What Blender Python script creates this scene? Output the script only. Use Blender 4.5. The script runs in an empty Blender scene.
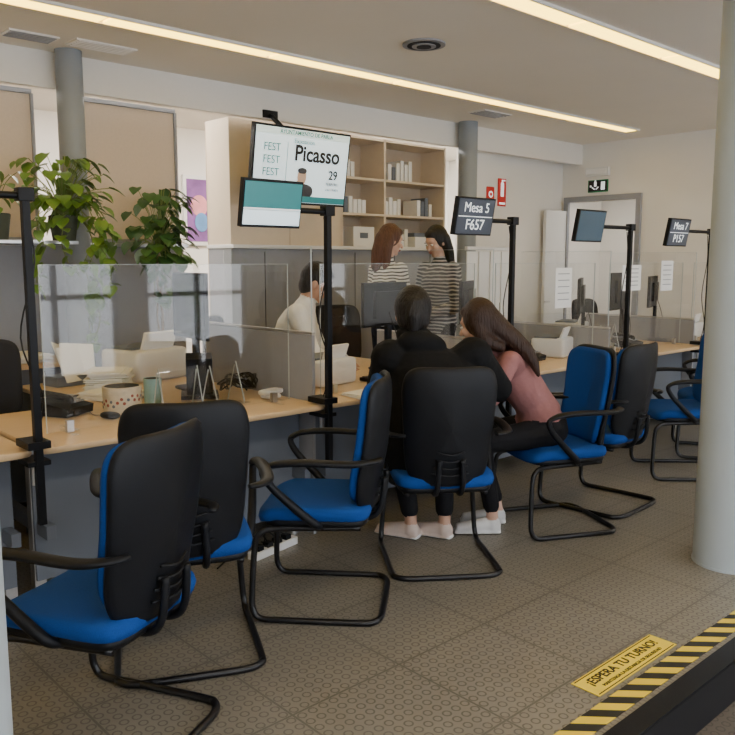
import bpy, bmesh, math, random
import numpy as np
from mathutils import Vector as V, Matrix, Euler
random.seed(7)
D=bpy.data; C=bpy.context
def link(o):
    C.scene.collection.objects.link(o); return o
# ---------------------------------------------------------------- materials
_m={}
def mat(name,col,rough=.5,metal=0,noise=0,nscale=30,bump=0,bscale=200,emit=0,spec=.5,stretch=None,trans=0):
    if name in _m: return _m[name]
    m=D.materials.new(name); m.use_nodes=True; nt=m.node_tree; b=nt.nodes['Principled BSDF']
    c=(*col,1)
    b.inputs['Base Color'].default_value=c; b.inputs['Roughness'].default_value=rough
    b.inputs['Metallic'].default_value=metal; b.inputs['Specular IOR Level'].default_value=spec
    tc=nt.nodes.new('ShaderNodeTexCoord'); mp=nt.nodes.new('ShaderNodeMapping')
    nt.links.new(tc.outputs['Object'],mp.inputs[0])
    if stretch: mp.inputs['Scale'].default_value=stretch
    if noise:
        n=nt.nodes.new('ShaderNodeTexNoise'); n.inputs['Scale'].default_value=nscale; n.inputs['Detail'].default_value=4
        nt.links.new(mp.outputs[0],n.inputs['Vector'])
        mx=nt.nodes.new('ShaderNodeMix'); mx.data_type='RGBA'
        mx.inputs[6].default_value=tuple(max(0,x*(1-noise)) for x in col)+(1,)
        mx.inputs[7].default_value=tuple(min(1,x*(1+noise)) for x in col)+(1,)
        nt.links.new(n.outputs[0],mx.inputs[0]); nt.links.new(mx.outputs[2],b.inputs['Base Color'])
    if bump:
        n=nt.nodes.new('ShaderNodeTexNoise'); n.inputs['Scale'].default_value=bscale
        nt.links.new(mp.outputs[0],n.inputs['Vector'])
        bp=nt.nodes.new('ShaderNodeBump'); bp.inputs['Strength'].default_value=bump; bp.inputs['Distance'].default_value=.01
        nt.links.new(n.outputs[0],bp.inputs['Height']); nt.links.new(bp.outputs[0],b.inputs['Normal'])
    if emit:
        b.inputs['Emission Color'].default_value=c; b.inputs['Emission Strength'].default_value=emit
    _m[name]=m; return m
def stripemat(name,c1,c2,scale,axis=2,thr=.5):
    m=mat(name,c1,.8); nt=m.node_tree; b=nt.nodes['Principled BSDF']
    tc=nt.nodes.new('ShaderNodeTexCoord'); sp=nt.nodes.new('ShaderNodeSeparateXYZ')
    nz=nt.nodes.new('ShaderNodeTexNoise'); nz.inputs['Scale'].default_value=5; nt.links.new(tc.outputs['Object'],nz.inputs['Vector'])
    vm=nt.nodes.new('ShaderNodeVectorMath'); vm.operation='MULTIPLY_ADD'; vm.inputs[1].default_value=(.06,.06,.06); nt.links.new(nz.outputs['Color'],vm.inputs[0]); nt.links.new(tc.outputs['Object'],vm.inputs[2])
    nt.links.new(vm.outputs[0],sp.inputs[0])
    a=nt.nodes.new('ShaderNodeMath'); a.operation='MULTIPLY'; a.inputs[1].default_value=scale; nt.links.new(sp.outputs[axis],a.inputs[0])
    f=nt.nodes.new('ShaderNodeMath'); f.operation='FRACT'; nt.links.new(a.outputs[0],f.inputs[0])
    g=nt.nodes.new('ShaderNodeMath'); g.operation='GREATER_THAN'; g.inputs[1].default_value=thr; nt.links.new(f.outputs[0],g.inputs[0])
    mx=nt.nodes.new('ShaderNodeMix'); mx.data_type='RGBA'; mx.inputs[6].default_value=(*c1,1); mx.inputs[7].default_value=(*c2,1)
    nt.links.new(g.outputs[0],mx.inputs[0]); nt.links.new(mx.outputs[2],b.inputs['Base Color']); return m
def floormat(name,c1,c2,tile=.5):
    m=mat(name,c1,.33); nt=m.node_tree; b=nt.nodes['Principled BSDF']; N=nt.nodes.new; L=nt.links.new
    geo=N('ShaderNodeNewGeometry'); sp=N('ShaderNodeSeparateXYZ'); L(geo.outputs['Position'],sp.inputs[0])
    def math_(op,a,b2=None):
        n=N('ShaderNodeMath'); n.operation=op
        for i,x in enumerate((a,b2)):
            if x is None: continue
            if isinstance(x,(int,float)): n.inputs[i].default_value=x
            else: L(x,n.inputs[i])
        return n.outputs[0]
    def cell(o,s): return math_('ABSOLUTE',math_('SUBTRACT',math_('FRACT',math_('DIVIDE',o,s)),.5))
    lx=cell(sp.outputs[0],tile); ly=cell(sp.outputs[1],tile)
    line=math_('GREATER_THAN',math_('MAXIMUM',lx,ly),.491)
    dx=cell(sp.outputs[0],.04545454); dy=cell(sp.outputs[1],.04545454)
    r=math_('SQRT',math_('ADD',math_('MULTIPLY',dx,dx),math_('MULTIPLY',dy,dy)))
    dot=math_('MULTIPLY',math_('LESS_THAN',r,.38),math_('GREATER_THAN',r,.25))
    n=N('ShaderNodeTexNoise'); n.inputs['Scale'].default_value=1.6; n.inputs['Detail'].default_value=8; n.inputs['Roughness'].default_value=.7; L(geo.outputs['Position'],n.inputs['Vector'])
    mx=N('ShaderNodeMix'); mx.data_type='RGBA'; mx.inputs[6].default_value=(*c1,1); mx.inputs[7].default_value=(*c2,1); L(n.outputs[0],mx.inputs[0])
    m3=N('ShaderNodeMix'); m3.data_type='RGBA'; L(mx.outputs[2],m3.inputs[6]); m3.inputs[7].default_value=(c1[0]*.35,c1[1]*.35,c1[2]*.35,1)
    L(math_('MULTIPLY',dot,.6),m3.inputs[0])
    m2=N('ShaderNodeMix'); m2.data_type='RGBA'; L(m3.outputs[2],m2.inputs[6]); m2.inputs[7].default_value=(c1[0]*.3,c1[1]*.3,c1[2]*.3,1)
    L(math_('MULTIPLY',line,.6),m2.inputs[0]); L(m2.outputs[2],b.inputs['Base Color'])
    bp=N('ShaderNodeBump'); bp.inputs['Strength'].default_value=.3; bp.inputs['Distance'].default_value=.004
    L(math_('SUBTRACT',0,math_('ADD',dot,line)),bp.inputs['Height']); L(bp.outputs[0],b.inputs['Normal'])
    return m
def tapemat():
    m=mat('hazard_tape',(.9,.7,.05),.5); nt=m.node_tree; b=nt.nodes['Principled BSDF']; N=nt.nodes.new; L=nt.links.new
    geo=N('ShaderNodeNewGeometry'); sp=N('ShaderNodeSeparateXYZ'); L(geo.outputs['Position'],sp.inputs[0])
    a=N('ShaderNodeMath'); a.operation='ADD'; L(sp.outputs[0],a.inputs[0]); L(sp.outputs[1],a.inputs[1])
    d=N('ShaderNodeMath'); d.operation='DIVIDE'; L(a.outputs[0],d.inputs[0]); d.inputs[1].default_value=.12
    f=N('ShaderNodeMath'); f.operation='FRACT'; L(d.outputs[0],f.inputs[0])
    g=N('ShaderNodeMath'); g.operation='GREATER_THAN'; L(f.outputs[0],g.inputs[0]); g.inputs[1].default_value=.5
    mx=N('ShaderNodeMix'); mx.data_type='RGBA'; mx.inputs[6].default_value=(.72,.52,.03,1); mx.inputs[7].default_value=(.012,.012,.012,1)
    L(g.outputs[0],mx.inputs[0]); L(mx.outputs[2],b.inputs['Base Color']); return m
def acrylicmat():
    m=D.materials.new('clear_acrylic'); m.use_nodes=True; nt=m.node_tree; nt.nodes.clear(); N=nt.nodes.new; L=nt.links.new
    o=N('ShaderNodeOutputMaterial'); t=N('ShaderNodeBsdfTransparent'); t.inputs[0].default_value=(.992,.996,.996,1)
    g=N('ShaderNodeBsdfGlossy'); g.inputs['Roughness'].default_value=.03
    lw=N('ShaderNodeLayerWeight'); lw.inputs[0].default_value=.5
    pw=N('ShaderNodeMath'); pw.operation='POWER'; pw.inputs[1].default_value=4; L(lw.outputs['Facing'],pw.inputs[0])
    ml=N('ShaderNodeMath'); ml.operation='MULTIPLY_ADD'; ml.inputs[1].default_value=.45; ml.inputs[2].default_value=.04; L(pw.outputs[0],ml.inputs[0])
    mx=N('ShaderNodeMixShader'); L(ml.outputs[0],mx.inputs[0]); L(t.outputs[0],mx.inputs[1]); L(g.outputs[0],mx.inputs[2]); L(mx.outputs[0],o.inputs[0])
    return m
def woodmat():
    m=mat('beech_laminate',(.6,.4,.22),.35); nt=m.node_tree; b=nt.nodes['Principled BSDF']; N=nt.nodes.new; L=nt.links.new
    tc=N('ShaderNodeTexCoord'); mp=N('ShaderNodeMapping'); mp.inputs['Scale'].default_value=(1,14,14); L(tc.outputs['Object'],mp.inputs[0])
    n=N('ShaderNodeTexNoise'); n.inputs['Scale'].default_value=4; n.inputs['Detail'].default_value=6; L(mp.outputs[0],n.inputs['Vector'])
    mx=N('ShaderNodeMix'); mx.data_type='RGBA'; mx.inputs[6].default_value=(.62,.43,.24,1); mx.inputs[7].default_value=(.78,.58,.36,1)
    L(n.outputs[0],mx.inputs[0]); L(mx.outputs[2],b.inputs['Base Color']); return m
BLACK=mat('black_plastic',(.005,.006,.009),.45,bump=.15,bscale=300,spec=.25)
BLACKT=mat('black_tube',(.006,.006,.008),.3,spec=.4)
BLUE=mat('blue_fabric',(.006,.055,.26),.85,noise=.25,nscale=250,bump=.3,bscale=400,spec=.2)
WALL=mat('white_paint',(.84,.82,.78),.8,noise=.03,nscale=3)
CEIL=mat('ceiling_paint',(.84,.79,.71),.9,noise=.03,nscale=2)
BEAM=mat('beam_paint',(.86,.83,.78),.8,noise=.02)
CORK=mat('beige_panel',(.68,.56,.44),.9,noise=.06,nscale=60)
GREY=mat('grey_partition',(.30,.31,.34),.6,noise=.05,nscale=20)
GREYP=mat('blue_grey_panel',(.13,.15,.19),.55,noise=.06,nscale=8)
EDGE=mat('acrylic_edge',(.50,.56,.58),.3,noise=.05)
COL=mat('column_paint',(.42,.48,.53),.55,noise=.05,nscale=4)
COLG=mat('grey_column_paint',(.26,.29,.32),.5,noise=.05,nscale=5)
CAB=mat('cabinet_beige',(.68,.57,.43),.6,noise=.05,nscale=12)
CABI=mat('cabinet_inside',(.50,.40,.29),.7,noise=.05,nscale=12)
WOOD=woodmat(); ACR=acrylicmat(); TAPE=tapemat()
FLOOR=floormat('studded_rubber',(.155,.140,.115),(.245,.224,.188))
FLOOR2=floormat('lower_rubber',(.09,.075,.06),(.13,.11,.09))
METAL=mat('brushed_steel',(.6,.6,.6),.3,metal=1,noise=.05)
WHITE=mat('white_plastic',(.78,.78,.77),.4,noise=.02)
CREAM=mat('cream_plastic',(.74,.72,.66),.45,noise=.02)
PAPER=mat('paper',(.88,.88,.87),.8,noise=.02)
LIGHT=mat('strip_light_glow',(1,.66,.08),.5,emit=7)
FILLSTRIP=mat('fill_strip_glow',(1,.88,.70),.5,emit=26)
FILL=mat('added_fill_glow',(1,.94,.86),.5,emit=44)
YEL=mat('yellow_vinyl',(.80,.60,.04),.5,noise=.05)
RED=mat('red_sign',(.65,.03,.02),.5,noise=.02)
GREEN=mat('green_sign',(.02,.25,.1),.5,noise=.02)
SCRB=mat('dark_screen',(.02,.025,.035),.12,noise=.05)
TEAL=mat('teal_screen',(.02,.16,.17),.3,emit=.7,noise=.05)
SCRW=mat('white_screen',(.62,.74,.80),.3,emit=1.1,noise=.02)
SCRD=mat('slate_screen',(.045,.055,.08),.3,emit=.3,noise=.03)
INK=mat('black_ink',(.01,.01,.01),.6,noise=.01)
TXW=mat('white_text',(.85,.88,.9),.5,emit=.8,noise=.01)
TXG=mat('green_text',(.04,.22,.17),.5,emit=.2,noise=.01)
DARK=mat('dark_void',(.02,.02,.025),.8,noise=.1)
# ---------------------------------------------------------------- mesh builder
def sg(x,e): return math.copysign(abs(x)**e,x)
class MB:
    def __init__(s): s.v=[];s.f=[];s.m=[];s.s=[];s.mats=[]
    def mi(s,m):
        if m not in s.mats: s.mats.append(m)
        return s.mats.index(m)
    def add(s,vs,fs,m,smooth=False,M=None,fn=None):
        o=len(s.v); k=s.mi(m)
        for p in vs:
            p=V(p)
            if fn: p=V(fn(p))
            if M is not None: p=M@p
            s.v.append(p)
        for f in fs: s.f.append([i+o for i in f]); s.m.append(k); s.s.append(smooth)
        return s
    def box(s,c,sz,m,rot=None):
        x,y,z=[a/2 for a in sz]
        vs=[(-x,-y,-z),(x,-y,-z),(x,y,-z),(-x,y,-z),(-x,-y,z),(x,-y,z),(x,y,z),(-x,y,z)]
        fs=[(0,3,2,1),(4,5,6,7),(0,1,5,4),(1,2,6,5),(2,3,7,6),(3,0,4,7)]
        M=Matrix.Translation(c)
        if rot: M=M@Euler(rot).to_matrix().to_4x4()
        return s.add(vs,fs,m,False,M)
    def tube(s,pts,r,m,n=10,closed=False,sub=6,flat=1.0):
        P=[V(p) for p in pts]; k=len(P); out=[]
        rs=r if isinstance(r,(list,tuple)) else [r]*k; rr=[]
        segs=k if closed else k-1
        for i in range(segs):
            if closed: a,b,c,d=P[(i-1)%k],P[i],P[(i+1)%k],P[(i+2)%k]
            else: a,b,c,d=P[max(i-1,0)],P[i],P[i+1],P[min(i+2,k-1)]
            for j in range(sub):
                t=j/sub
                out.append(.5*((2*b)+(c-a)*t+(2*a-5*b+4*c-d)*t*t+(3*b-a-3*c+d)*t**3)); rr.append(rs[i]*(1-t)+rs[(i+1)%k]*t)
        if not closed: out.append(P[-1]); rr.append(rs[-1])
        N=len(out); vs=[];fs=[]
        nrm=None
        for i,p in enumerate(out):
            if closed: t=(out[(i+1)%N]-out[i-1])
            else: t=(out[min(i+1,N-1)]-out[max(i-1,0)])
            if t.length<1e-9: t=V((0,0,1))
            t.normalize()
            if nrm is None:
                nrm=t.orthogonal().normalized()
                if flat!=1.0:
                    nrm=t.cross(V((0,0,1))).normalized()
            nrm=(nrm-t*nrm.dot(t)).normalized(); b=t.cross(nrm)
            for j in range(n):
                a=2*math.pi*j/n; vs.append(p+rr[i]*(nrm*math.cos(a)+b*math.sin(a)*flat))
        for i in range(N if closed else N-1):
            for j in range(n):
                a=i*n+j;b2=i*n+(j+1)%n;i2=(i+1)%N
                fs.append((a,b2,i2*n+(j+1)%n,i2*n+j))
        if not closed:
            fs.append(tuple(range(n))[::-1]); fs.append(tuple((N-1)*n+j for j in range(n)))
        return s.add(vs,fs,m,True)
    def cyl(s,p0,p1,r,m,n=24,r1=None):
        p0=V(p0);p1=V(p1);t=(p1-p0).normalized();a=t.orthogonal().normalized();b=t.cross(a)
        r1=r if r1 is None else r1; vs=[];fs=[]
        for p,q in((p0,r),(p1,r1)):
            for j in range(n):
                g=2*math.pi*j/n; vs.append(p+q*(a*math.cos(g)+b*math.sin(g)))
        s.add(vs,[(j,(j+1)%n,n+(j+1)%n,n+j) for j in range(n)],m,True)
        s.add(vs,[tuple(range(n))[::-1],tuple(range(n,2*n))],m,False)
        return s
    def sell(s,c,sz,m,e1=.3,e2=.3,rot=None,nu=40,nv=10,fn=None):
        w,d,t=[a/2 for a in sz]; vs=[];fs=[]
        for i in range(nv+1):
            th=-math.pi/2+math.pi*i/nv; ct=max(math.cos(th),0)**e1; st=sg(math.sin(th),e1)
            for j in range(nu):
                ph=2*math.pi*j/nu
                vs.append((w*ct*sg(math.cos(ph),e2),d*ct*sg(math.sin(ph),e2),t*st))
        for i in range(nv):
            for j in range(nu): fs.append((i*nu+j,i*nu+(j+1)%nu,(i+1)*nu+(j+1)%nu,(i+1)*nu+j))
        M=Matrix.Translation(c)
        if rot: M=M@Euler(rot).to_matrix().to_4x4()
        return s.add(vs,fs,m,True,M,fn)
    def obj(s,name,loc=(0,0,0),rz=0,bevel=.003,parent=None,rot=None):
        me=D.meshes.new(name); me.from_pydata([tuple(p) for p in s.v],[],s.f)
        for m in s.mats: me.materials.append(m)
        me.polygons.foreach_set('material_index',s.m); me.polygons.foreach_set('use_smooth',s.s); me.update()
        o=link(D.objects.new(name,me)); o.location=loc; o.rotation_euler=rot if rot else (0,0,math.radians(rz))
        if bevel:
            b=o.modifiers.new('bevel','BEVEL'); b.width=bevel; b.segments=2; b.limit_method='ANGLE'; b.angle_limit=math.radians(50)
        if parent: o.parent=parent
        return o
def bx(name,x0,x1,y0,y1,z0,z1,m,bevel=0,parent=None):
    return MB().box((0,0,0),(x1-x0,y1-y0,z1-z0),m).obj(name,((x0+x1)/2,(y0+y1)/2,(z0+z1)/2),bevel=bevel,parent=parent)
def text(body,size,loc,m,parent=None,rot=(math.pi/2,0,0),align='CENTER',name='lettering',bold=0):
    cu=D.curves.new(name,'FONT'); cu.body=body; cu.size=size; cu.align_x=align; cu.align_y='CENTER'; cu.extrude=.0006; cu.offset=bold
    cu.materials.append(m); o=link(D.objects.new(name,cu)); o.location=loc; o.rotation_euler=rot
    if parent: o.parent=parent
    return o
# ---------------------------------------------------------------- room
H=2.85
bx('floor',-3,8.5,1.17,7.6,-.17,0,FLOOR)
bx('floor',-3,8.5,-2.6,1.17,-.3,-.17,FLOOR2)
MB().box((0,0,0),(11.4,.012,.165),BLACK).box((0,.035,.088),(11.4,.08,.006),BLACK).obj('trim_1',(2.7,1.163,-.085),bevel=0)
bx('hazard_tape_strip',-3,8.4,1.262,1.345,.001,.003,TAPE)
bx('ceiling',-3,8.5,-2.6,5.4,H,H+.1,CEIL)
bx('ceiling',-3,8.5,5.46,7.6,H,H+.1,CEIL)
bx('trim_2',-3,8.4,5.4,5.46,2.62,H,BEAM)
bx('wall_back',-3,8.5,7.5,7.6,0,2.9,WALL)
bx('wall_left',-3.1,-3,-2.6,7.6,-.3,2.9,WALL)
bx('wall_back',6.55,8.4,5.66,5.74,0,H,WALL)
w=MB(); 
for (y0,y1,z0,z1) in((-2.6,4.67,-.3,H),(5.55,7.6,0,H),(4.67,5.55,2.19,H)):
    w.box((8.45,(y0+y1)/2,(z0+z1)/2),(.1,y1-y0,z1-z0),WALL)
w.obj('wall_right',bevel=0)
w=MB()
for y in(4.64,5.58): w.box((8.385,y,1.1),(.05,.06,2.2),GREY)
w.box((8.385,5.11,2.22),(.05,1.0,.06),GREY)
w.obj('door_frame')
w=MB(); w.box((0,0,1.05),(.42,.04,2.08),WHITE).box((-.16,-.03,1.02),(.1,.02,.02),METAL).cyl((-.16,0,1.02),(-.16,-.04,1.02),.012,METAL)
w.obj('door_1',(8.16,5.585,0))
bx('floor',8.5,10.6,3.8,6.4,-.1,0,FLOOR); bx('ceiling',8.5,10.6,3.8,6.4,2.5,2.6,CEIL)
bx('wall_corridor',10.5,10.6,3.8,6.4,0,2.5,WALL); bx('wall_corridor',8.5,10.6,3.7,3.8,0,2.5,WALL); bx('wall_corridor',8.5,10.6,6.4,6.5,0,2.5,WALL)
w=MB(); w.box((0,0,1.05),(.04,.85,2.1),GREYP).box((-.025,0,1.45),(.01,.5,.9),SCRB).box((-.03,.34,1.02),(.04,.1,.02),METAL); w.obj('door_2',(10.46,5.25,0))
w=MB(); ys=-2.55
w.box((2.75,ys,-.1),(11.5,.1,.4),WALL); w.box((2.75,ys,2.75),(11.5,.1,.2),WALL)
xs=[-3+1.9*i for i in range(7)]
for x in xs: w.box((x,ys,1.3),(.35,.1,2.9),WALL)
w.obj('wall_front',bevel=0)
for i in range(6):
    a=xs[i]+.175;b=xs[i+1]-.175
    f=MB(); cx=(a+b)/2; 
    for x in(a+.03,cx,b-.03): f.box((x-cx,0,0),(.06,.06,2.55),GREY)
    for z in(-1.25,-.3,1.25): f.box((0,0,z),(b-a,.06,.06),GREY)
    f.box((0,0,0),(b-a,.006,2.5),ACR)
    f.obj('window_%d'%(i+1),(cx,ys,1.37))
def column(name,x,y,r,z0,z1,m):
    MB().cyl((0,0,z0),(0,0,z1),r,m,64).cyl((0,0,z0),(0,0,z0+.012),r+.004,m,64).obj(name,(x,y,0),bevel=0)
column('column',3.945,1.61,.17,0,H,COL)
column('column',.368,1.70,.15,0,H,COL)
column('column',2.235,5.30,.085,0,H,COLG)
column('column',6.22,5.30,.095,0,H,COLG)
def strip(y,x0,x1,n,m):
    w=MB(); L=(x1-x0)/n
    for i in range(n):
        w.box((x0+L*(i+.5),y,H-.008),(L-.03,.13,.012),m)
    w.box(((x0+x1)/2,y-.075,H-.008),(x1-x0,.014,.02),BEAM); w.box(((x0+x1)/2,y+.075,H-.008),(x1-x0,.014,.02),BEAM)
    w.obj('ceiling_strip_light',bevel=0)
strip(4.45,-2.5,7.85,9,LIGHT); strip(2.7,-2.5,6.3,8,LIGHT); strip(.6,-2.5,7.8,8,FILLSTRIP)  # last strip is out of view, added as fill; the other two are visible fixtures
w=MB(); w.box((0,0,0),(.6,.3,.03),FILL); o=w.obj('corridor_fill_light',(9.5,5,2.48))  # unseen lamp added to brighten the corridor behind the doorway
for x in(.6,3.0,5.2,7.4):  # added fill lights, hidden behind the beam to brighten the back area
    w=MB(); w.box((0,0,0),(1.7,.24,.02),FILL); w.obj('hidden_fill_light',(x,6.15,2.838))
def rvent(x,y,r):
    w=MB()
    for k in range(4): 
        q=r*(1-k*.22); w.cyl((0,0,-.004*k-.012),(0,0,0),q,GREY if k%2==0 else DARK,40)
    w.obj('round_air_vent',(x,y,H),bevel=0)
rvent(3.81,3.62,.135)
def svent(x,y,sx,sy,z=H,dk=GREY):
    w=MB(); w.box((0,0,-.005),(sx,sy,.01),BEAM)
    for k in range(5): w.box((0,-sy*.4+sy*.2*k,-.011),(sx*.9,sy*.1,.006),dk)
    w.obj('ceiling_air_grille',(x,y,z),bevel=0)
svent(2.35,5.05,.4,.18,dk=BEAM); svent(1.92,5.1,.3,.16,dk=GREY); svent(6.0,4.85,.4,.2)
bx('low_partition',-3,3.15,5.5,5.56,0,1.6,GREY,.004)
bx('trim_3',-3,3.17,5.47,5.58,1.6,1.625,METAL,.002)
def board(name,x0,x1):
    w=MB(); w.box(((x0+x1)/2,5.53,2.11),(x1-x0,.03,.97),CORK)
    for z in(1.64,2.6): w.box(((x0+x1)/2,5.52,z),(x1-x0,.05,.03),GREY)
    for x in(x0,x1): w.box((x,5.52,2.11),(.02,.05,.96),GREY)
    w.obj(name)
board('notice_board',-.4,2.06); board('notice_board',2.38,3.11)
w=MB(); x0,x1=3.575,6.12; yf,yb=5.5,5.84
w.box(((x0+x1)/2,yb,1.31),(x1-x0,.02,2.62),CABI)
w.box(((x0+4.75)/2,(yf+yb)/2,2.12),(4.75-x0,yb-yf,1.0),CAB)
w.box(((x0+4.75)/2,yf-.003,2.12),(.006,.006,.98),CABI)
w.box(((x0+x1)/2,(yf+yb)/2,.8),(x1-x0,yb-yf,1.6),GREY)
w.box(((x0+x1)/2,(yf+yb)/2-.02,1.615),(x1-x0+.02,yb-yf+.06,.03),WHITE)
for x in(4.75,5.28,6.11): w.box((x,(yf+yb)/2,2.12),(.025,yb-yf,1.0),CAB)
for z in(1.92,2.24,2.6): w.box((5.43,(yf+yb)/2,z),(1.37,yb-yf,.022),CAB)
for i in range(5): w.box((3.9+i*.5,yf-.004,.8),(.006,.006,1.55),DARK)
w.obj('storage_cabinet')
bi=MB(); 
for z,xa,cnt in((1.932,4.85,5),(2.252,4.82,3),(2.252,5.4,6),(1.632,5.35,6),(1.932,5.36,4),(1.932,5.8,4)):
    for k in range(cnt):
        hh=random.uniform(.12,.2); c=random.choice([WHITE,GREYP,CREAM,PAPER,WHITE])
        bi.box((xa+k*.055,5.66,z+hh/2),(.045,.2,hh),c)
bi.obj('binder_row',bevel=.002)
w=MB(); w.box((0,0,.09),(.26,.2,.18),WHITE).box((0,-.101,.1),(.1,.004,.05),GREYP); w.obj('archive_box',(5.05,5.64,1.632))
w=MB(); w.box((0,0,.05),(.34,.26,.10),WHITE).box((0,0,.12),(.3,.2,.04),GREYP); w.obj('fax_machine',(5.88,5.65,1.632))
w=MB(); w.box((0,0,0),(.36,.03,.72),WHITE).box((0,-.017,0),(.29,.004,.64),mat('art_violet',(.22,.09,.30),.7,noise=.8,nscale=5))
w.sell((0,-.022,.05),(.2,.22,.006),mat('art_pink',(.75,.28,.32),.7,noise=.4,nscale=9),1,1,(math.pi/2,0,0)); w.sell((.02,-.026,-.12),(.16,.2,.006),mat('art_blue',(.12,.28,.55),.7,noise=.4,nscale=9),1,1,(math.pi/2,0,0))
w.obj('framed_picture',(4.47,7.48,2.02))
s=MB().box((0,0,0),(.13,.01,.16),RED).cyl((0,-.008,0),(0,-.004,0),.035,TXW).cyl((0,-.011,0),(0,-.004,0),.02,RED).obj('fire_alarm_sign',(7.02,5.652,2.22))
s=MB().box((0,0,0),(.14,.01,.30),RED).box((0,-.007,.03),(.05,.004,.15),TXW).box((0,-.007,.12),(.02,.004,.03),TXW).box((.02,-.007,.13),(.06,.004,.012),TXW).box((0,-.007,-.12),(.1,.004,.02),TXW).obj('fire_extinguisher_sign',(7.22,5.652,2.25))
s=MB().box((0,0,0),(.012,.26,.14),GREEN).box((-.008,0,0),(.004,.24,.12),INK)
s.box((-.012,.03,.02),(.004,.03,.05),TXW).box((-.012,.03,.055),(.004,.02,.02),TXW).box((-.012,.055,-.025),(.004,.045,.012),TXW,(.6,0,0)).box((-.012,.005,-.025),(.004,.045,.012),TXW,(-.7,0,0)).box((-.012,-.07,0),(.004,.05,.09),TXW).box((-.012,.09,.0),(.004,.02,.02),TXW)
s.obj('emergency_exit_sign',(8.39,5.17,2.36))
MB().box((0,0,0),(.05,.3,.1),WHITE).box((-.03,0,0),(.02,.26,.06),PAPER).obj('emergency_lamp',(8.37,5.17,2.52))
# ---------------------------------------------------------------- floor sticker
s=MB().box((0,0,0),(.56,.115,.002),YEL).box((0,.05,.0012),(.54,.004,.001),INK).box((0,-.05,.0012),(.54,.004,.001),INK).obj('floor_sticker',(2.63,1.425,.003),bevel=0)
text('¡ESPERA TU TURNO!',.052,(0,.012,.002),INK,s,(0,0,0),bold=.0008); text('MANTENGA LA DISTANCIA DE SEGURIDAD',.021,(0,-.03,.002),INK,s,(0,0,0))
# ---------------------------------------------------------------- chair
def chair(name,x,y,face):
    w=MB()
    w.sell((0,.0,.452),(.49,.48,.075),BLUE,.45,.32,fn=lambda p:(p[0],p[1],p[2]-max(0,p[1]-.15)*.25+abs(p[0])**2*.15))
    w.sell((0,-.005,.422),(.46,.45,.05),BLACK,.4,.32)
    def bf(p):
        h=(p[1]+.28)/.56; sc=.86+.16*h if h<.8 else .988
        yy=p[2]-1.2*p[0]**2-.35*(p[1]+.05)**2*(1 if p[1]>0 else -.4)
        return (p[0]*sc,p[1],yy)
    Rm=(math.radians(90+11),0,0)
    w.sell((0,-.285,.725),(.465,.58,.035),BLACK,.4,.36,rot=Rm,nu=56,fn=bf)
    w.sell((0,-.250,.737),(.44,.53,.055),BLUE,.5,.36,rot=Rm,nu=56,fn=bf)
    for k in range(4):
        z=.50+.035*k; ww=.09-.008*k; yy=-.267-(z-.46)*.19
        w.tube([(-ww,yy+.012,z+.012),(0,yy-.004,z),(ww,yy+.012,z+.012)],.005,BLACK,6)
    for sx in(-1,1):
        w.tube([(sx*.06,-.1,.402),(sx*.06,-.22,.40),(sx*.06,-.275,.45),(sx*.055,-.29,.58)],.013,BLACK,8,flat=1)
        w.tube([(sx*.215,-.285,.70),(sx*.265,-.26,.70),(sx*.30,-.17,.695),(sx*.31,0,.70),(sx*.305,.13,.69),(sx*.295,.185,.665)],[.015,.02,.025,.027,.026,.016],BLACK,12,flat=.55)
        w.tube([(sx*.30,.15,.685),(sx*.298,.185,.655),(sx*.29,.15,.59),(sx*.27,.05,.49),(sx*.245,-.02,.425),(sx*.19,-.04,.40)],[.012,.015,.016,.018,.018,.014],BLACK,10)
    half=[(.19,-.2,.398),(.2,0,.394),(.215,.16,.392),(.228,.215,.375),(.235,.238,.32),(.25,.25,.12),(.256,.245,.05),(.26,.21,.016),(.262,.1,.0135),(.262,-.2,.0135),(.25,-.255,.0135),(.2,-.285,.0135),(.1,-.29,.0135)]
    w.tube(half+[(-a,b,c) for a,b,c in half[::-1]],.0135,BLACKT,10,sub=4)
    w.tube([(-.2,0,.394),(.2,0,.394)],.012,BLACKT,8)
    return w.obj(name,(x,y,0),face-90,bevel=0)
chair('cantilever_chair',1.00,2.335,117)
chair('cantilever_chair',1.50,2.68,64)
chair('cantilever_chair',2.16,2.66,132)
chair('cantilever_chair',2.91,2.64,54)
chair('cantilever_chair',3.79,2.57,153)
chair('cantilever_chair',4.36,2.62,93)
chair('cantilever_chair',5.42,2.62,135)
chair('cantilever_chair',6.15,2.72,120)
def officechair(x,y,face,top=1.05,m=None):
    m=m or mat('dark_fabric',(.02,.022,.03),.9,noise=.2,nscale=200)
    w=MB(); w.sell((0,0,.47),(.5,.48,.09),m,.4,.35)
    w.sell((0,-.25,(top+.58)/2),(.46,top-.58,.07),m,.5,.4,rot=(math.radians(96),0,0),fn=lambda p:(p[0],p[1],p[2]-.8*p[0]**2))
    w.tube([(0,-.05,.42),(0,-.28,.43),(0,-.3,.7)],.02,BLACK,8)
    w.cyl((0,0,.1),(0,0,.43),.025,METAL)
    for k in range(5):
        a=k*2*math.pi/5; p=(.28*math.cos(a),.28*math.sin(a))
        w.tube([(0,0,.12),(p[0],p[1],.07)],[.022,.015],BLACK,8); w.cyl((p[0]-.012,p[1],.028),(p[0]+.012,p[1],.028),.027,BLACK,12)
    w.obj('swivel_office_chair',(x,y,0),face-90,bevel=0)
officechair(1.36,4.66,250,1.05); officechair(3.17,4.66,317,1.12); officechair(4.45,5.12,250,1.12); officechair(6.1,4.6,270,1.1); officechair(7.5,4.5,270,1.1)
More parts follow.
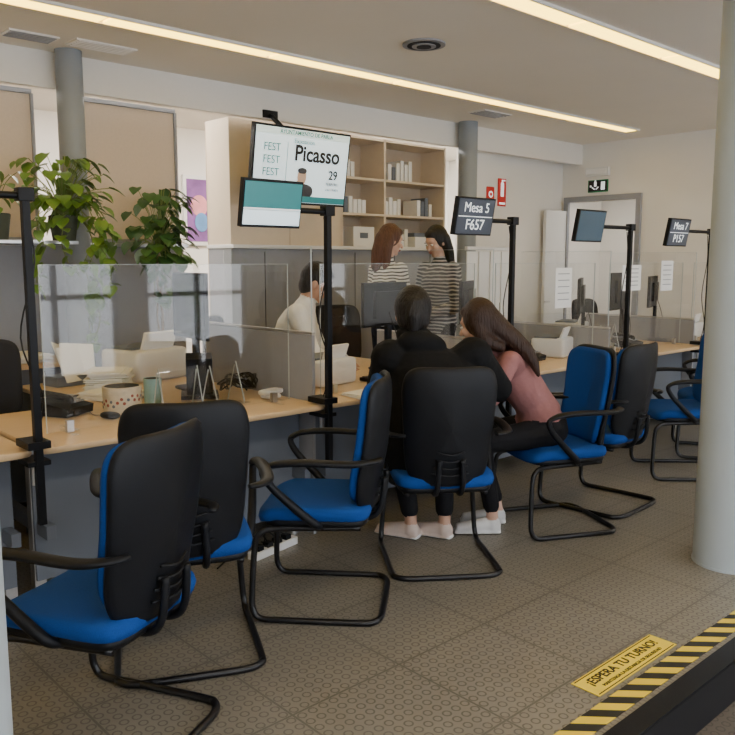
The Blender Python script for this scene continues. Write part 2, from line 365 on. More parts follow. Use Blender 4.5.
# ---------------------------------------------------------------- desks
poles=[1.14,2.64,4.17,5.62,6.98]
edges=[-.4,1.15,2.67,4.2,5.65,7.1,8.2]
for i in range(6):
    a,b=edges[i]+.012,edges[i+1]-.012; cx=(a+b)/2; L=b-a
    w=MB()
    w.sell((0,.45,.735),(L,.9,.03),WOOD,.15,.06)
    w.box((0,.22,.40),(L-.06,.02,.56),GREYP)
    for sx in(-1,1):
        w.box((sx*(L/2-.06),.45,.36),(.04,.7,.06),GREYP); w.box((sx*(L/2-.05),.25,.37),(.05,.05,.70),METAL); w.box((sx*(L/2-.05),.78,.37),(.05,.05,.70),METAL)
        w.cyl((sx*(L/2-.05),.25,0),(sx*(L/2-.05),.25,.03),.035,METAL,16); w.cyl((sx*(L/2-.05),.78,0),(sx*(L/2-.05),.78,.03),.035,METAL,16)
    if L>1.2 and i!=3:
        ww=.97 if i==1 else .7
        w.sell((L/2-ww/2-.01,1.33,.735),(ww,.9,.03),WOOD,.15,.08)
        w.box((L/2-.3,1.45,.36),(.42,.55,.72),GREYP)
        for z in(.15,.36,.57): w.box((L/2-.515,1.45,z),(.012,.5,.19),GREY); w.box((L/2-.525,1.45,z+.06),(.015,.12,.012),METAL)
    w.obj('service_desk',(cx,3.2,0),bevel=.002)
for x in edges[2:6]:
    hz=1.1 if x<3 else .96
    w=MB(); w.box((0,.65,hz/2+.005),(.02,1.12,hz),GREY)
    w.box((0,.65,hz+.015),(.024,1.12,.012),METAL)
    w.obj('desk_divider_screen',(x,3.24,0),bevel=.002)
    w=MB(); zz=1.58-hz-.03; w.box((0,0,0),(.006,.85,zz),ACR)
    w.box((0,0,zz/2),(.007,.85,.002),EDGE); w.box((0,-.425,0),(.007,.003,zz),EDGE)
    w.obj('acrylic_divider',(x,3.77,hz+.025+zz/2),bevel=0)
for i in range(1,6):
    a,b=edges[i]+.12,edges[i+1]-.10
    if i==5:b=8.0
    w=MB(); L=b-a
    w.box((0,0,.37),(L,.006,.72),ACR)
    for sx in(-1,1):
        w.box((sx*(L/2-.1),0,.012),(.03,.16,.022),ACR); w.box((sx*(L/2-.1),0,.03),(.03,.025,.05),METAL); w.box((sx*L/2,0,.37),(.002,.007,.72),EDGE)
    w.box((0,0,.731),(L,.007,.002),EDGE)
    w.obj('acrylic_counter_screen',((a+b)/2,3.42,.752),bevel=0)
def stand(x,scr,left=.36,dz=0):
    w=MB(); w.box((0,0,1.10),(.030,.030,1.30),BLACK); w.box((0,.05,.775),(.09,.14,.03),BLACK); w.box((0,.05,.70),(.09,.12,.02),BLACK); w.cyl((0,.06,.6),(0,.06,.7),.012,METAL,10)
    w.box((0,0,1.75),(.06,.05,.05),BLACK)
    w.tube([(0,0,1.745),(-left*.5,0.0,1.745),(-left,.045,1.745)],.014,BLACK,8)
    w.tube([(.0,.03,1.72),(.04,.04,1.5),(-.03,.04,1.2),(.045,.04,.95),(0,.05,.78)],.004,BLACKT,6)
    o=w.obj('queue_display_stand',(x,3.17,0))
    m=MB(); m.box((0,0,0),(.345,.03,.225),BLACK); m.box((0,.025,0),(.12,.03,.12),BLACK)
    if scr=='teal': m.box((0,-.017,.038),(.33,.003,.125),TEAL); m.box((0,-.017,-.065),(.33,.003,.07),SCRW); m.box((0,-.0175,-.024),(.33,.003,.008),TXW)
    elif scr=='off': m.box((0,-.017,0),(.325,.003,.205),mat('slate_blue_screen',(.04,.08,.12),.15,emit=.3,noise=.1,nscale=4))
    else: m.box((0,-.017,0),(.325,.003,.205),SCRD); m.box((0,-.0185,0),(.31,.002,.005),TXW)
    d=m.obj('display_screen',(-left,.0,1.77+dz),parent=o,rot=(math.radians(10),0,math.radians(0)))
    if scr not in('teal','off','none'):
        a,b=scr.split('|'); text(a,.082,(0,-.021,.052),TXW,d); text(b,.088,(0,-.021,-.05),TXW,d)
for x,sc,l,dz in zip(poles,['off','teal','Mesa 5|F657','off','Mesa 7|P157'],[.36,.35,.39,.57,.62],[0,0,-.005,-.025,-.04]): stand(x,sc,l,dz)
w=MB(); w.box((0,0,0),(1.02,.05,.60),BLACK); w.box((0,-.027,0),(.99,.004,.565),SCRW)
w.box((0,-.03,.255),(.99,.003,.055),mat('tv_header',(.65,.80,.80),.3,emit=.7,noise=.02))
w.box((0,-.03,-.255),(.99,.003,.05),TEAL); w.box((-.37,-.031,-.255),(.2,.003,.05),mat('tv_green',(.1,.4,.3),.3,emit=.4,noise=.02))
w.box((-.17,-.03,-.02),(.004,.003,.4),TXG)
skn=mat('tv_skin',(.55,.38,.28),.4,emit=.3,noise=.1); drk=mat('tv_shirt',(.05,.05,.06),.4,noise=.2)
w.sell((.0,-.031,-.08),(.10,.13,.004),skn,1,1,(math.pi/2,0,0)); w.sell((.0,-.032,-.03),(.10,.05,.004),drk,1,1,(math.pi/2,0,0)); w.sell((.0,-.03,-.19),(.26,.12,.004),drk,1,.8,(math.pi/2,0,0)); w.box((-.04,-.034,-.13),(.03,.003,.10),skn,(0,.4,0))
tv=w.obj('wall_television',(3.88,4.98,2.215),rot=(math.radians(9),0,0)); tv.scale=(.90,.90,.95)
text('AYUNTAMIENTO DE PARLA',.045,(.02,-.034,.255),TXG,tv,bold=.0005); text('Picasso',.17,(.15,-.034,.10),INK,tv,bold=.004); text('Exposición',.05,(.0,-.034,.195),TXG,tv)
for k,t in enumerate(['FEST','FEST','FEST']): text(t,.085,(-.33,-.034,.13-.095*k),TXG,tv)
text('29',.10,(.34,-.034,-.05),INK,tv,bold=.002); text('FEBRERO',.036,(.34,-.034,-.12),INK,tv); text('a las 19:00 h',.03,(.34,-.034,-.165),INK,tv)
w=MB(); w.box((0,-.01,0),(.14,.02,.06),BLACK); w.box((0,-.19,-.14),(.03,.42,.03),BLACK,(.66,0,0)); w.box((0,-.345,-.38),(.3,.03,.3),BLACK)
w.obj('television_bracket',(3.90,5.40,2.66))
# ---------------------------------------------------------------- desk clutter
def monitor(x,y,face,z=.752,wd=.50,on=True,hgt=.30):
    w=MB(); w.sell((0,0,.008),(.24,.18,.016),BLACK,.3,.5); w.box((0,-.02,.16),(.05,.03,.30),BLACK)
    zc=.3+hgt/2
    w.box((0,.01,zc),(wd,.025,hgt),BLACK); w.box((0,-.012,zc),(wd*.6,.03,hgt*.6),BLACK)
    w.box((0,.0235,zc),(wd-.03,.003,hgt-.03),SCRB); w.tube([(0,-.03,zc-.05),(.02,-.09,.2),(.05,-.08,.02)],.004,BLACKT,6)
    w.obj('computer_monitor',(x,y,z),face-90)
def keyboard(x,y,face,z=.752):
    w=MB(); w.box((0,0,.012),(.44,.15,.02),BLACK)
    for r in range(4):
        for c in range(13): w.box((-.195+c*.0325,-.05+r*.033,.025),(.027,.027,.008),mat('key_grey',(.06,.06,.07),.5,noise=.05))
    w.obj('computer_keyboard',(x,y,z),face,bevel=0)
def mouse(x,y,face,z=.752):
    w=MB(); w.sell((0,0,.016),(.062,.11,.034),BLACK,.8,.8); w.tube([(0,.055,.012),(.01,.12,.006),(.06,.2,.005)],.002,BLACKT,5); w.obj('computer_mouse',(x,y,z),face,bevel=0)
def printer(x,y,face,z=.752,s=1,m=None):
    m=m or WHITE
    w=MB(); w.sell((0,0,.10*s),(.44*s,.36*s,.20*s),m,.2,.2); w.box((0,-.03*s,.205*s),(.36*s,.24*s,.02*s),GREYP)
    w.box((0,-.178*s,.07*s),(.30*s,.03*s,.05*s),DARK); w.box((0,-.24*s,.045*s),(.26*s,.16*s,.012*s),CREAM); w.box((0,.13*s,.25*s),(.26*s,.02*s,.12*s),PAPER,(-.35,0,0))
    w.box((.15*s,-.183*s,.15*s),(.08*s,.01*s,.04*s),GREYP); w.obj('laser_printer',(x,y,z),face)
def phone(x,y,face,z=.764):
    w=MB(); w.box((0,0,.03),(.2,.2,.04),BLACK,(.18,0,0)); w.box((.04,.05,.07),(.09,.06,.004),SCRD,(.18,0,0))
    for r in range(4):
        for c in range(3): w.box((.01+c*.028,-.06+r*.022,.052+r*.004),(.02,.014,.008),GREY)
    w.tube([(-.07,-.09,.07),(-.07,-.08,.085),(-.07,.06,.10),(-.07,.08,.09)],[.022,.016,.016,.022],BLACK,10)
    w.box((0,0,-.002),(.16,.16,.02),BLACK)
    w.tube([(-.07,-.1,.05)]+[(-.1+.015*math.cos(k*2),-.1-.01*k,.02+.012*math.sin(k*2)) for k in range(8)],.003,BLACKT,5); w.obj('desk_telephone',(x,y,z),face)
def papers(x,y,face,n=6,z=.752):
    w=MB()
    for k in range(n): w.box((random.uniform(-.02,.02),random.uniform(-.02,.02),.003+.006*k),(.21,.297,.005),PAPER,(0,0,random.uniform(-.15,.15)))
    w.obj('paper_stack',(x,y,z),face,bevel=0)
def holder(x,y,face,z=.752):
    w=MB(); w.box((0,0,.11),(.22,.004,.22),ACR,(-.25,0,0)); w.box((0,.06,.10),(.22,.004,.2),ACR,(.25,0,0)); w.box((0,-.02,.004),(.22,.1,.005),ACR)
    for sx in(-.11,.11): w.box((sx,0,.11),(.004,.005,.22),EDGE,(-.25,0,0)); w.box((sx,.06,.10),(.004,.005,.2),EDGE,(.25,0,0))
    w.obj('acrylic_leaflet_holder',(x,y,z),face,bevel=0)
def mug(name,x,y,m1,m2,r=.045,h=.1,z=.752,handle=True,spots=True):
    w=MB(); w.cyl((0,0,0),(0,0,h),r,m1,28,r*1.05); w.cyl((0,0,h-.002),(0,0,h+.001),r*.92,DARK,28)
    w.tube([(r*math.cos(a),r*math.sin(a),h) for a in [i*math.pi/8 for i in range(16)]],.003,m1,6,closed=True,sub=1)
    if handle: w.tube([(r,0,h*.8),(r+.03,0,h*.75),(r+.035,0,h*.45),(r+.02,0,h*.22),(r,0,h*.2)],.006,m1,8)
    if spots:
        for k in range(34):
            a=k*2.4; zz=h*(.12+.76*((k*.37)%1)); w.sell((r*1.02*math.cos(a),r*1.02*math.sin(a),zz),(.016,.016,.005),m2 if k%3 else GREYP,1,1,(0,math.pi/2,a))
    w.obj(name,(x,y,z),bevel=0)
monitor(2.40,4.12,172,wd=.48,hgt=.38); mouse(1.64,3.60,20); printer(2.40,4.72,195,s=1.0,m=WHITE)
phone(1.52,3.86,30); papers(1.90,4.12,20,7); papers(2.02,4.42,-30,20)
w=MB(); w.box((0,0,.006),(.07,.14,.010),BLACK); w.box((0,0,.0115),(.062,.13,.001),SCRB); w.obj('mobile_phone',(1.72,4.35,.752),35)
w=MB()
for k,(a,b,c) in enumerate(((0,0,.3),(.05,.03,-.2),(-.04,.06,.8))): w.box((a,b,.13+.01*k),(.21,.004,.22),PAPER,(-.35,.1*k,c))
w.box((0,.05,.03),(.26,.16,.06),GREYP); w.obj('document_tray',(1.94,4.74,.753),10)
mug('owl_print_tin',1.78,3.76,mat('owl_cream',(.62,.55,.42),.5,noise=.2,nscale=40),mat('owl_red',(.30,.07,.04),.5,noise=.2),.092,.125,handle=False)
mug('blue_cup',2.00,3.86,mat('cup_blue',(.35,.6,.72),.4,noise=.1),WHITE,.045,.13,handle=False,spots=False)
holder(2.00,3.56,0); holder(2.26,3.54,20)
w=MB(); w.box((0,0,.12),(.14,.14,.22),BLACK,(.15,0,0)); w.box((0,-.073,.16),(.11,.004,.08),SCRB,(.15,0,0)); w.box((0,0,.012),(.2,.2,.02),BLACK); w.obj('payment_terminal',(2.26,3.82,.758),-30)
w=MB()
for k in range(12):
    a=k*.9; w.tube([(.14*math.cos(a+j*.8)*(.4+.6*((k*j*.31)%1)),.11*math.sin(a+j*.9),.008+.09*abs(math.sin(j+k))) for j in range(7)],.0045,BLACKT,6)
w.obj('cable_tangle',(2.50,3.80,.756),bevel=0)
w=MB(); w.sell((0,0,.035),(.16,.07,.03),WHITE,.5,.5,(0,0,.2)); w.sell((0,0,.012),(.1,.09,.024),WHITE,.4,.5); w.obj('barcode_scanner',(2.55,3.56,.752),bevel=0)
printer(3.1,3.78,190,s=.8,m=WHITE); monitor(3.85,4.0,100); papers(3.02,3.26,90,3); keyboard(3.55,3.62,0)
monitor(4.55,3.85,120); phone(4.95,3.6,0); papers(4.95,3.88,10,5); holder(4.6,3.56,0)
monitor(6.05,3.85,120); monitor(6.75,3.88,100,hgt=.34); phone(6.4,3.6,0); papers(6.4,3.9,10,5); holder(6.05,3.56,0)
printer(5.36,3.66,200,s=.75); printer(6.75,4.4,200,s=.8)
monitor(7.4,3.9,110); printer(7.7,3.70,190,s=.75)
for x,z,wd,h in((5.12,1.30,.21,.297),(6.1,1.36,.3,.21),(6.7,1.37,.21,.26)):
    w=MB(); w.box((0,0,0),(wd,.002,h),PAPER)
    for k in range(5): w.box((0,-.0015,h*.35-k*h*.16),(wd*.7,.001,.006),GREY)
    w.obj('notice_sheet',(x,3.414,z),bevel=0)
def glare_slats(x0,x1,y):  # white slats standing in for bright window reflections in the acrylic
    w=MB(); n=int((x1-x0)/.13); L=x1-x0
    for k in range(n): w.box((-L/2+(k+.5)*L/n,0,.80),(L/n-.02,.012,1.55),PAPER)
    w.box((0,0,1.60),(L,.03,.03),WHITE); w.box((0,0,.03),(L,.03,.03),WHITE)
    for sx in(-1,1): w.box((sx*(L/2-.06),0,.01),(.05,.3,.02),METAL)
    w.obj('window_glare_slats',((x0+x1)/2,y,0),bevel=.002)
glare_slats(5.02,5.62,4.28)
w=MB(); w.box((0,0,.42),(1.2,.4,.84),GREYP); w.box((0,-.01,.85),(1.24,.44,.03),WOOD)
for k in range(-1,2): w.box((k*.4,-.203,.42),(.006,.006,.8),DARK)
w.obj('sideboard',(1.48,5.24,0)); papers(1.8,5.2,10,8,.866)
w=MB(); w.box((0,0,.725),(.6,.4,.03),WOOD)
for a in(-.26,.26):
    for b in(-.16,.16): w.box((a,b,.355),(.04,.04,.71),METAL)
w.obj('side_table',(2.9,5.24,0))
w=MB(); w.box((0,0,.02),(.32,.06,.04),WHITE)
for k in range(4): w.box((-.11+.07*k,0,.05),(.04,.04,.03),BLACK)
for k in range(4): w.tube([(-.11+.07*k,0,.06),(-.1+.05*k,.05,.10),(-.2+.12*k,.10,.02),(-.35+.2*k,.05+.04*k,.008)],.005,BLACKT,6)
w.obj('power_strip',(2.35,3.28,0),12)
# ---------------------------------------------------------------- plants
LEAF1=mat('pothos_leaf',(.13,.25,.04),.4,noise=.6,nscale=12); LEAF2=mat('ficus_leaf',(.05,.13,.03),.45,noise=.5,nscale=12)
STEM=mat('vine_stem',(.2,.26,.07),.6,noise=.2); POT=mat('plant_pot',(.06,.07,.05),.7,noise=.2); 
def leaf(w,p,d,s,m):
    d=V(d).normalized(); side=d.cross(V((0,0,1)))
    if side.length<.1: side=V((1,0,0))
    side.normalize(); up=side.cross(d).normalized()
    prof=[(0,0),(.08,.3),(.3,.46),(.55,.42),(.8,.22),(1,0)]
    mid=[V(p)+d*s*t-up*s*.25*t*t for t,_ in prof]
    vs=[];fs=[]
    for k,(t,h) in enumerate(prof):
        q=mid[k]; b=q+up*s*.12*h*2
        if k==0: b=q
        vs+= [q,b+side*h*s-(d*s*.1 if k==1 else V((0,0,0))),b-side*h*s-(d*s*.1 if k==1 else V((0,0,0)))]
    for k in range(5):
        a=3*k;c=3*(k+1); fs+=[(a,c,c+1,a+1),(a,a+2,c+2,c)]
    w.add(vs,fs,m,True)
def plant(name,x,y,z,spread,n,vines,m,s,pot=True,up=.35):
    w=MB()
    if pot: w.cyl((0,0,0),(0,0,.15),.07,POT,24,.09); w.cyl((0,0,.14),(0,0,.155),.085,DARK,24)
    for k in range(n):
        a=random.uniform(0,2*math.pi); L=random.uniform(.3,1)*spread; hh=random.uniform(-.08,up)
        tip=V((math.cos(a)*L,math.sin(a)*L*.35-.04,.18+hh)); base=V((0,0,.15))
        w.tube([base,(base+tip)/2+V((0,0,.06)),tip],.0025,STEM,5,sub=3)
        leaf(w,tip,(math.cos(a),math.sin(a)*.6-.5,-random.uniform(.1,.9)),s*random.uniform(.7,1.25),m)
    for (vx,vy,drop) in vines:
        pts=[V((0,0,.17)),V((vx*.6,vy*.6,.25)),V((vx,vy,.1))]; kk=int(drop/.12)
        for j in range(kk): pts.append(V((vx+random.uniform(-.04,.04),vy+random.uniform(-.02,.02),.1-.12*(j+1))))
        w.tube(pts,.003,STEM,5,sub=3)
        for j,pt in enumerate(pts[1:]):
            for q in range(3): leaf(w,pt+V((0,0,random.uniform(-.05,.05))),(random.uniform(-1,1),random.uniform(-1,.1),random.uniform(-1,.1)),s*random.uniform(.7,1.2),m)
    w.obj(name,(x,y,z),bevel=0)
plant('potted_pothos',2.06,5.08,1.628,.30,95,[(-.22,-.15,.4),(.16,-.2,.55),(.2,-.15,.35),(.12,-.2,.73),(.25,-.1,.2),(.08,-.15,.73),(-.05,-.12,.3)],LEAF1,.088)
plant('potted_pothos',1.66,5.12,1.628,.2,24,[(-.10,-.1,.3)],LEAF1,.085)
plant('potted_ficus',2.78,5.2,1.40,.24,95,[(-.12,-.1,.25),(.12,-.1,.25),(0,-.1,.3)],LEAF2,.10,pot=False,up=.42)
w=MB(); w.tube([(0,0,0),(.01,0,.3),(-.02,0,.55),(0,0,.76)],.009,mat('bark',(.3,.22,.13),.8,noise=.3),8); w.tube([(0.02,0,0),(-.03,0,.3),(.02,0,.55),(0,0,.76)],.006,_m['bark'],8); w.cyl((0,0,-.08),(0,0,.06),.07,POT,24,.09)
w.obj('ficus_trunk_pot',(2.78,5.2,.824),bevel=0)
w=MB(); w.box((0,0,0),(2.0,.45,.022),METAL); w.obj('plant_shelf',(1.13,5.25,1.614))
# ---------------------------------------------------------------- people
class PB:
    def __init__(s): s.mb=MB(); s.pr=[]
    def loft(s,lab,rings,n=20):
        vs=[];fs=[]
        R=[(V(c),V(a),V(b)) for c,a,b in rings]
        def capr(r0,r1):
            c,a,b=r0; d=(c-r1[0]).normalized(); h=min(a.length,b.length)*.5
            return [(c+d*h,a*.01,b*.01),(c+d*h*.85,a*.5,b*.5),(c+d*h*.5,a*.85,b*.85)]
        RR=capr(R[0],R[1])+R+capr(R[-1],R[-2])[::-1]
        for c,a,b in RR:
            for j in range(n):
                g=2*math.pi*j/n; vs.append(c+a*math.cos(g)+b*math.sin(g))
        for i in range(len(RR)-1):
            for j in range(n): fs.append((i*n+j,i*n+(j+1)%n,(i+1)*n+(j+1)%n,(i+1)*n+j))
        fs.append(tuple(range(n))[::-1]); fs.append(tuple((len(RR)-1)*n+j for j in range(n)))
        s.mb.add(vs,fs,BLACK,True)
        for i in range(len(R)-1):
            s.pr.append((lab,R[i][0],R[i+1][0],(R[i][1].length+R[i][2].length)/2,(R[i+1][1].length+R[i+1][2].length)/2))
    def cap(s,lab,p0,p1,r0,r1,flat=None):
        p0=V(p0);p1=V(p1);t=(p1-p0).normalized();a=t.orthogonal().normalized();b=t.cross(a)
        n=14; vs=[];fs=[];rs=[(p0-t*r0*.98,r0*.2)]
        for g in(60,35,15,0): g=math.radians(g); rs.append((p0-t*r0*math.sin(g),r0*math.cos(g)))
        for g in(0,15,35,60): g=math.radians(g); rs.append((p1+t*r1*math.sin(g),r1*math.cos(g)))
        rs.append((p1+t*r1*.98,r1*.2))
        for c,r in rs:
            for j in range(n):
                g=2*math.pi*j/n; vs.append(c+r*(a*math.cos(g)+b*math.sin(g)))
        m=len(rs)
        for i in range(m-1):
            for j in range(n): fs.append((i*n+j,i*n+(j+1)%n,(i+1)*n+(j+1)%n,(i+1)*n+j))
        fs.append(tuple(range(n))[::-1]); fs.append(tuple((m-1)*n+j for j in range(n)))
        s.mb.add(vs,fs,BLACK,True); s.pr.append((lab,p0,p1,r0,r1))
    def ell(s,lab,c,a,b,d):
        c=V(c);a=V(a);b=V(b);d=V(d); n=18;m=10;vs=[];fs=[]
        for i in range(m+1):
            th=-math.pi/2+math.pi*i/m
            for j in range(n):
                ph=2*math.pi*j/n; vs.append(c+(a*math.cos(ph)+b*math.sin(ph))*max(math.cos(th),.01)+d*math.sin(th))
        for i in range(m):
            for j in range(n): fs.append((i*n+j,i*n+(j+1)%n,(i+1)*n+(j+1)%n,(i+1)*n+j))
        fs.append(tuple(range(n))[::-1]); fs.append(tuple(m*n+j for j in range(n)))
        s.mb.add(vs,fs,BLACK,True); r=(a.length+b.length+d.length)/3; s.pr.append((lab,c,c+V((0,0,.0001)),r,r))
    def build(s,name,mats,parent,voxel=.007,smooth=4):
        o=s.mb.obj(name+'_tmp',bevel=0)
        r=o.modifiers.new('r','REMESH'); r.mode='VOXEL'; r.voxel_size=voxel
        sm=o.modifiers.new('s','SMOOTH'); sm.factor=.5; sm.iterations=smooth
        dg=C.evaluated_depsgraph_get(); dg.update()
        me=D.meshes.new_from_object(o.evaluated_get(dg)); D.objects.remove(o)
        me.name=name; me.materials.clear()
        labs=list(mats); 
        for l in labs: me.materials.append(mats[l])
        n=len(me.polygons); cen=np.zeros(n*3); me.polygons.foreach_get('center',cen); cen=cen.reshape(-1,3)
        best=np.full(n,1e9); idx=np.zeros(n,int)
        for lab,p0,p1,r0,r1 in s.pr:
            a=np.array(p0);d=np.array(p1)-a; t=np.clip(((cen-a)@d)/max(d@d,1e-12),0,1)
            dist=np.linalg.norm(cen-a-t[:,None]*d,axis=1)-(r0+(r1-r0)*t)
            k=dist<best; best[k]=dist[k]; idx[k]=labs.index(lab)
        me.polygons.foreach_set('material_index',idx.astype(np.int32)); me.polygons.foreach_set('use_smooth',np.ones(n,bool)); me.update()
        ob=link(D.objects.new(name,me)); ob.parent=parent; return ob
def hand(P,wr,d,pn,side,curl=.35,s=1.0,lab='skin'):
    d=V(d).normalized(); pn=V(pn); pn=(pn-d*pn.dot(d)).normalized(); lat=d.cross(pn)*side
    wr=V(wr)
    P.loft(lab,[(wr,lat*.026*s,pn*.019*s),(wr+d*.04*s,lat*.037*s,pn*.016*s),(wr+d*.085*s,lat*.041*s,pn*.014*s)],16)
    for k,(off,L) in enumerate(((.031,.072),(.0105,.080),(-.0105,.074),(-.031,.058))):
        b=wr+d*.085*s+lat*off*s; L*=s; dd=(d+lat*off*1.5).normalized(); r=.0088*s
        a1=curl; p1=b+(dd*math.cos(a1)+pn*math.sin(a1))*L*.48; a2=curl*2.2; p2=p1+(dd*math.cos(a2)+pn*math.sin(a2))*L*.3; a3=curl*3; p3=p2+(dd*math.cos(a3)+pn*math.sin(a3))*L*.24
        P.cap(lab,b,p1,r*1.05,r);P.cap(lab,p1,p2,r,r*.93);P.cap(lab,p2,p3,r*.93,r*.8)
    t0=wr+d*.02*s+lat*.026*s; t1=t0+(d*.7+lat*.65+pn*.25).normalized()*.042*s; t2=t1+(d*.93+lat*.25+pn*.25).normalized()*.035*s
    P.cap(lab,t0,t1,.014*s,.011*s);P.cap(lab,t1,t2,.011*s,.009*s)
def person(name,loc,face,J,st):
    root=link(D.objects.new(name,None)); root.empty_display_size=.2; root.location=loc; root.rotation_euler=(0,0,math.radians(face-90))
    P=PB(); g=st.get('girth',1.0); top=st.get('toplab','top')
    J={k:V(v) for k,v in J.items()}
    pel,wai,che,nkb,hd=J['pel'],J['wai'],J['che'],J['nkb'],J['hd']
    X=(J['shR']-J['shL']).normalized(); HX=(J['hipR']-J['hipL']).normalized()
    def ring(c,tan,w,dp,x): 
        tan=tan.normalized(); dpv=x.cross(tan).normalized(); return (c,x*w*g,dpv*dp*g)
    sw=(J['shR']-J['shL']).length/2
    t1=wai-pel;t2=che-wai;t3=nkb-che
    P.loft('bottom',[ring(pel-t1.normalized()*.06,t1,.15,.11,HX),ring(pel,t1,.17,.125,HX),ring(pel+t1*.45,t1,.155,.115,HX)],28)
    hem=st.get('hem',.35); cw=st.get('coat',0)
    rings=[ring(pel+t1*hem,t1,.168+cw,.13,HX),ring(wai,t1+t2,.145+cw*1.1,.115+cw*.3,(X+HX).normalized()),ring((wai+che)/2,t2,.158+cw*.9,.122+cw*.3,X),ring(che,t2+t3,sw*.9+cw*.4,.125+cw*.2,X),ring(che+t3*.45,t3,sw*.82,.105+cw*.1,X),ring(che+t3*.8,t3,sw*.5,.07,X),ring(nkb,t3,.065,.06,X)]
    if cw: rings=[ring(pel-t1.normalized()*.10,t1,.175+cw*.6,.13,HX)]+rings
    P.loft(top,rings,28)
    if st.get('collar'):
        Y=X.cross(t3).normalized(); t=t3.normalized()
        P.loft(top,[(nkb-t*.05,X*.115,Y*.10),(nkb+t*.05,X*.092,Y*.085)],24)
        if Y.y>0: Y=-Y
        P.ell(top,nkb+Y*.075-t*.03,X*.12,Y*.055,t*.075)
    ar=st.get('arm',1.0)
    for S in'LR':
        s_,e,w_=J['sh'+S],J['el'+S],J['wr'+S]
        P.cap(top,s_,e,.062*ar,.05*ar)
        P.cap(top,e,w_,.05*ar,.037*ar)
        m=s_+(V(che)-s_)*.35; P.cap(top,m,s_,.078*(1+cw),.066*ar)
        hdv=J.get('hd'+S,w_-e); hand(P,w_+(w_-e).normalized()*.01,hdv,J.get('pn'+S,(0,0,-1)),-1 if S=='R' else 1,.3,st.get('hs',1))
        h,k,a,t=J['hip'+S],J['kn'+S],J['an'+S],J['to'+S]
        lg=st.get('leg',1.0)
        P.cap('bottom',h,k,.088*lg,.062*lg); P.cap('bottom',k,a+(k-a).normalized()*.06,.060*lg,.045*lg)
        P.cap('skin',a+(k-a).normalized()*.05,a-V((0,0,.02)),.035,.032)
        f=(t-a); f.z=0; f.normalize(); heel=V((a.x,a.y,0))-f*.03
        sx=f.cross(V((0,0,1)))
        P.loft('shoe',[(heel+V((0,0,.044)),sx*.034,V((0,0,.036))),(heel+f*.07+V((0,0,.046)),sx*.039,V((0,0,.042))),(heel+f*.16+V((0,0,.036)),sx*.047,V((0,0,.031))),(heel+f*.225+V((0,0,.030)),sx*.040,V((0,0,.024)))],18)
        P.cap('shoe',V((a.x,a.y,.060)),V((a.x,a.y,.045)),.040,.042)
        P.loft('sole',[(heel+V((0,0,.012))-f*.012,sx*.038,V((0,0,.012))),(heel+f*.07+V((0,0,.012)),sx*.043,V((0,0,.012))),(heel+f*.16+V((0,0,.012)),sx*.051,V((0,0,.012))),(heel+f*.24+V((0,0,.012)),sx*.042,V((0,0,.012)))],18)
    f=V(st['hf']).normalized(); u=V(st.get('hu',(0,0,1))); u=(u-f*u.dot(f)).normalized(); r=f.cross(u); q=st.get('head',1.0)
    P.cap('skin',nkb-(hd-nkb).normalized()*.02,hd-u*.05*q-f*.015*q,.056*q,.052*q)
    E=P.ell
    E('skin',hd+u*.022*q-f*.008*q,r*.077*q,f*.097*q,u*.1*q); E('skin',hd-u*.04*q+f*.022*q,r*.06*q,f*.066*q,u*.07*q); E('skin',hd-u*.092*q+f*.062*q,r*.026*q,f*.022*q,u*.018*q)
    E('skin',hd+f*.075*q+u*.035*q,r*.05*q,f*.017*q,u*.012*q); P.cap('skin',hd+f*.088*q+u*.012*q,hd+f*.108*q-u*.028*q,.008*q,.013*q)
    for sx in(-1,1):
        E('skin',hd+r*sx*.078*q-f*.008*q-u*.008*q,r*.01*q,f*.02*q,u*.031*q); E('skin',hd+r*sx*.04*q+f*.062*q-u*.022*q,r*.024*q,f*.024*q,u*.024*q)
    mats=dict(skin=st['skin'],top=st['top'],bottom=st['bottom'],shoe=st['shoe'],sole=WHITE)
    P.build('body',mats,root)
    w=MB(); SC=mat('eye_white',(.8,.8,.78),.3,noise=.01); IR=mat('iris_brown',(.06,.03,.015),.2,noise=.1); LP=mat('lip',(.45,.16,.14),.5,noise=.1)
    R3=Matrix((r,f,u)).transposed().to_4x4()
    def es(c,sz,m,e=1): 
        w.sell((0,0,0),sz,m,e,e,fn=lambda p:hd+R3.to_3x3()@((V(p)+V(c))*q),nu=16,nv=8)
    for sx in(-1,1):
        es((sx*.031,.083,.006),(.026,.02,.014),SC); es((sx*.031,.090,.006),(.011,.009,.012),IR); es((sx*.032,.092,.028),(.036,.01,.005),st['hair'])
    es((0,.094,-.055),(.044,.012,.009),LP); es((0,.092,-.064),(.036,.012,.009),LP)
    w.obj('face_features',bevel=0,parent=root)
    Hh=PB(); vol=st.get('vol',1.0)
    Hh.ell('hair',hd+u*.034*q-f*.024*q,r*.087*q*vol,f*.100*q,u*.104*q*vol); Hh.ell('hair',hd-u*.02*q-f*.045*q,r*.078*q*vol,f*.066*q,u*.085*q)
    Hh.ell('hair',hd+u*.085*q+f*.03*q,r*.062*q,f*.055*q,u*.038*q)
    for lk in st.get('locks',[]):
        for (a,ra),(b,rb) in zip(lk[:-1],lk[1:]): 
            Hh.cap('hair',hd+R3.to_3x3()@V(a),hd+R3.to_3x3()@V(b),ra,rb)
    Hh.build('hair',dict(hair=st['hair']),root,.008,2)
    return root
def hairmat(n,c): 
    return mat(n,c,.45,noise=.5,nscale=8,bump=.9,bscale=14,stretch=(9,9,1.2),spec=.35)
HB=hairmat('hair_black',(.008,.006,.006)); HBR=hairmat('hair_dark_brown',(.030,.013,.008)); HBN=hairmat('hair_brown',(.10,.045,.028))
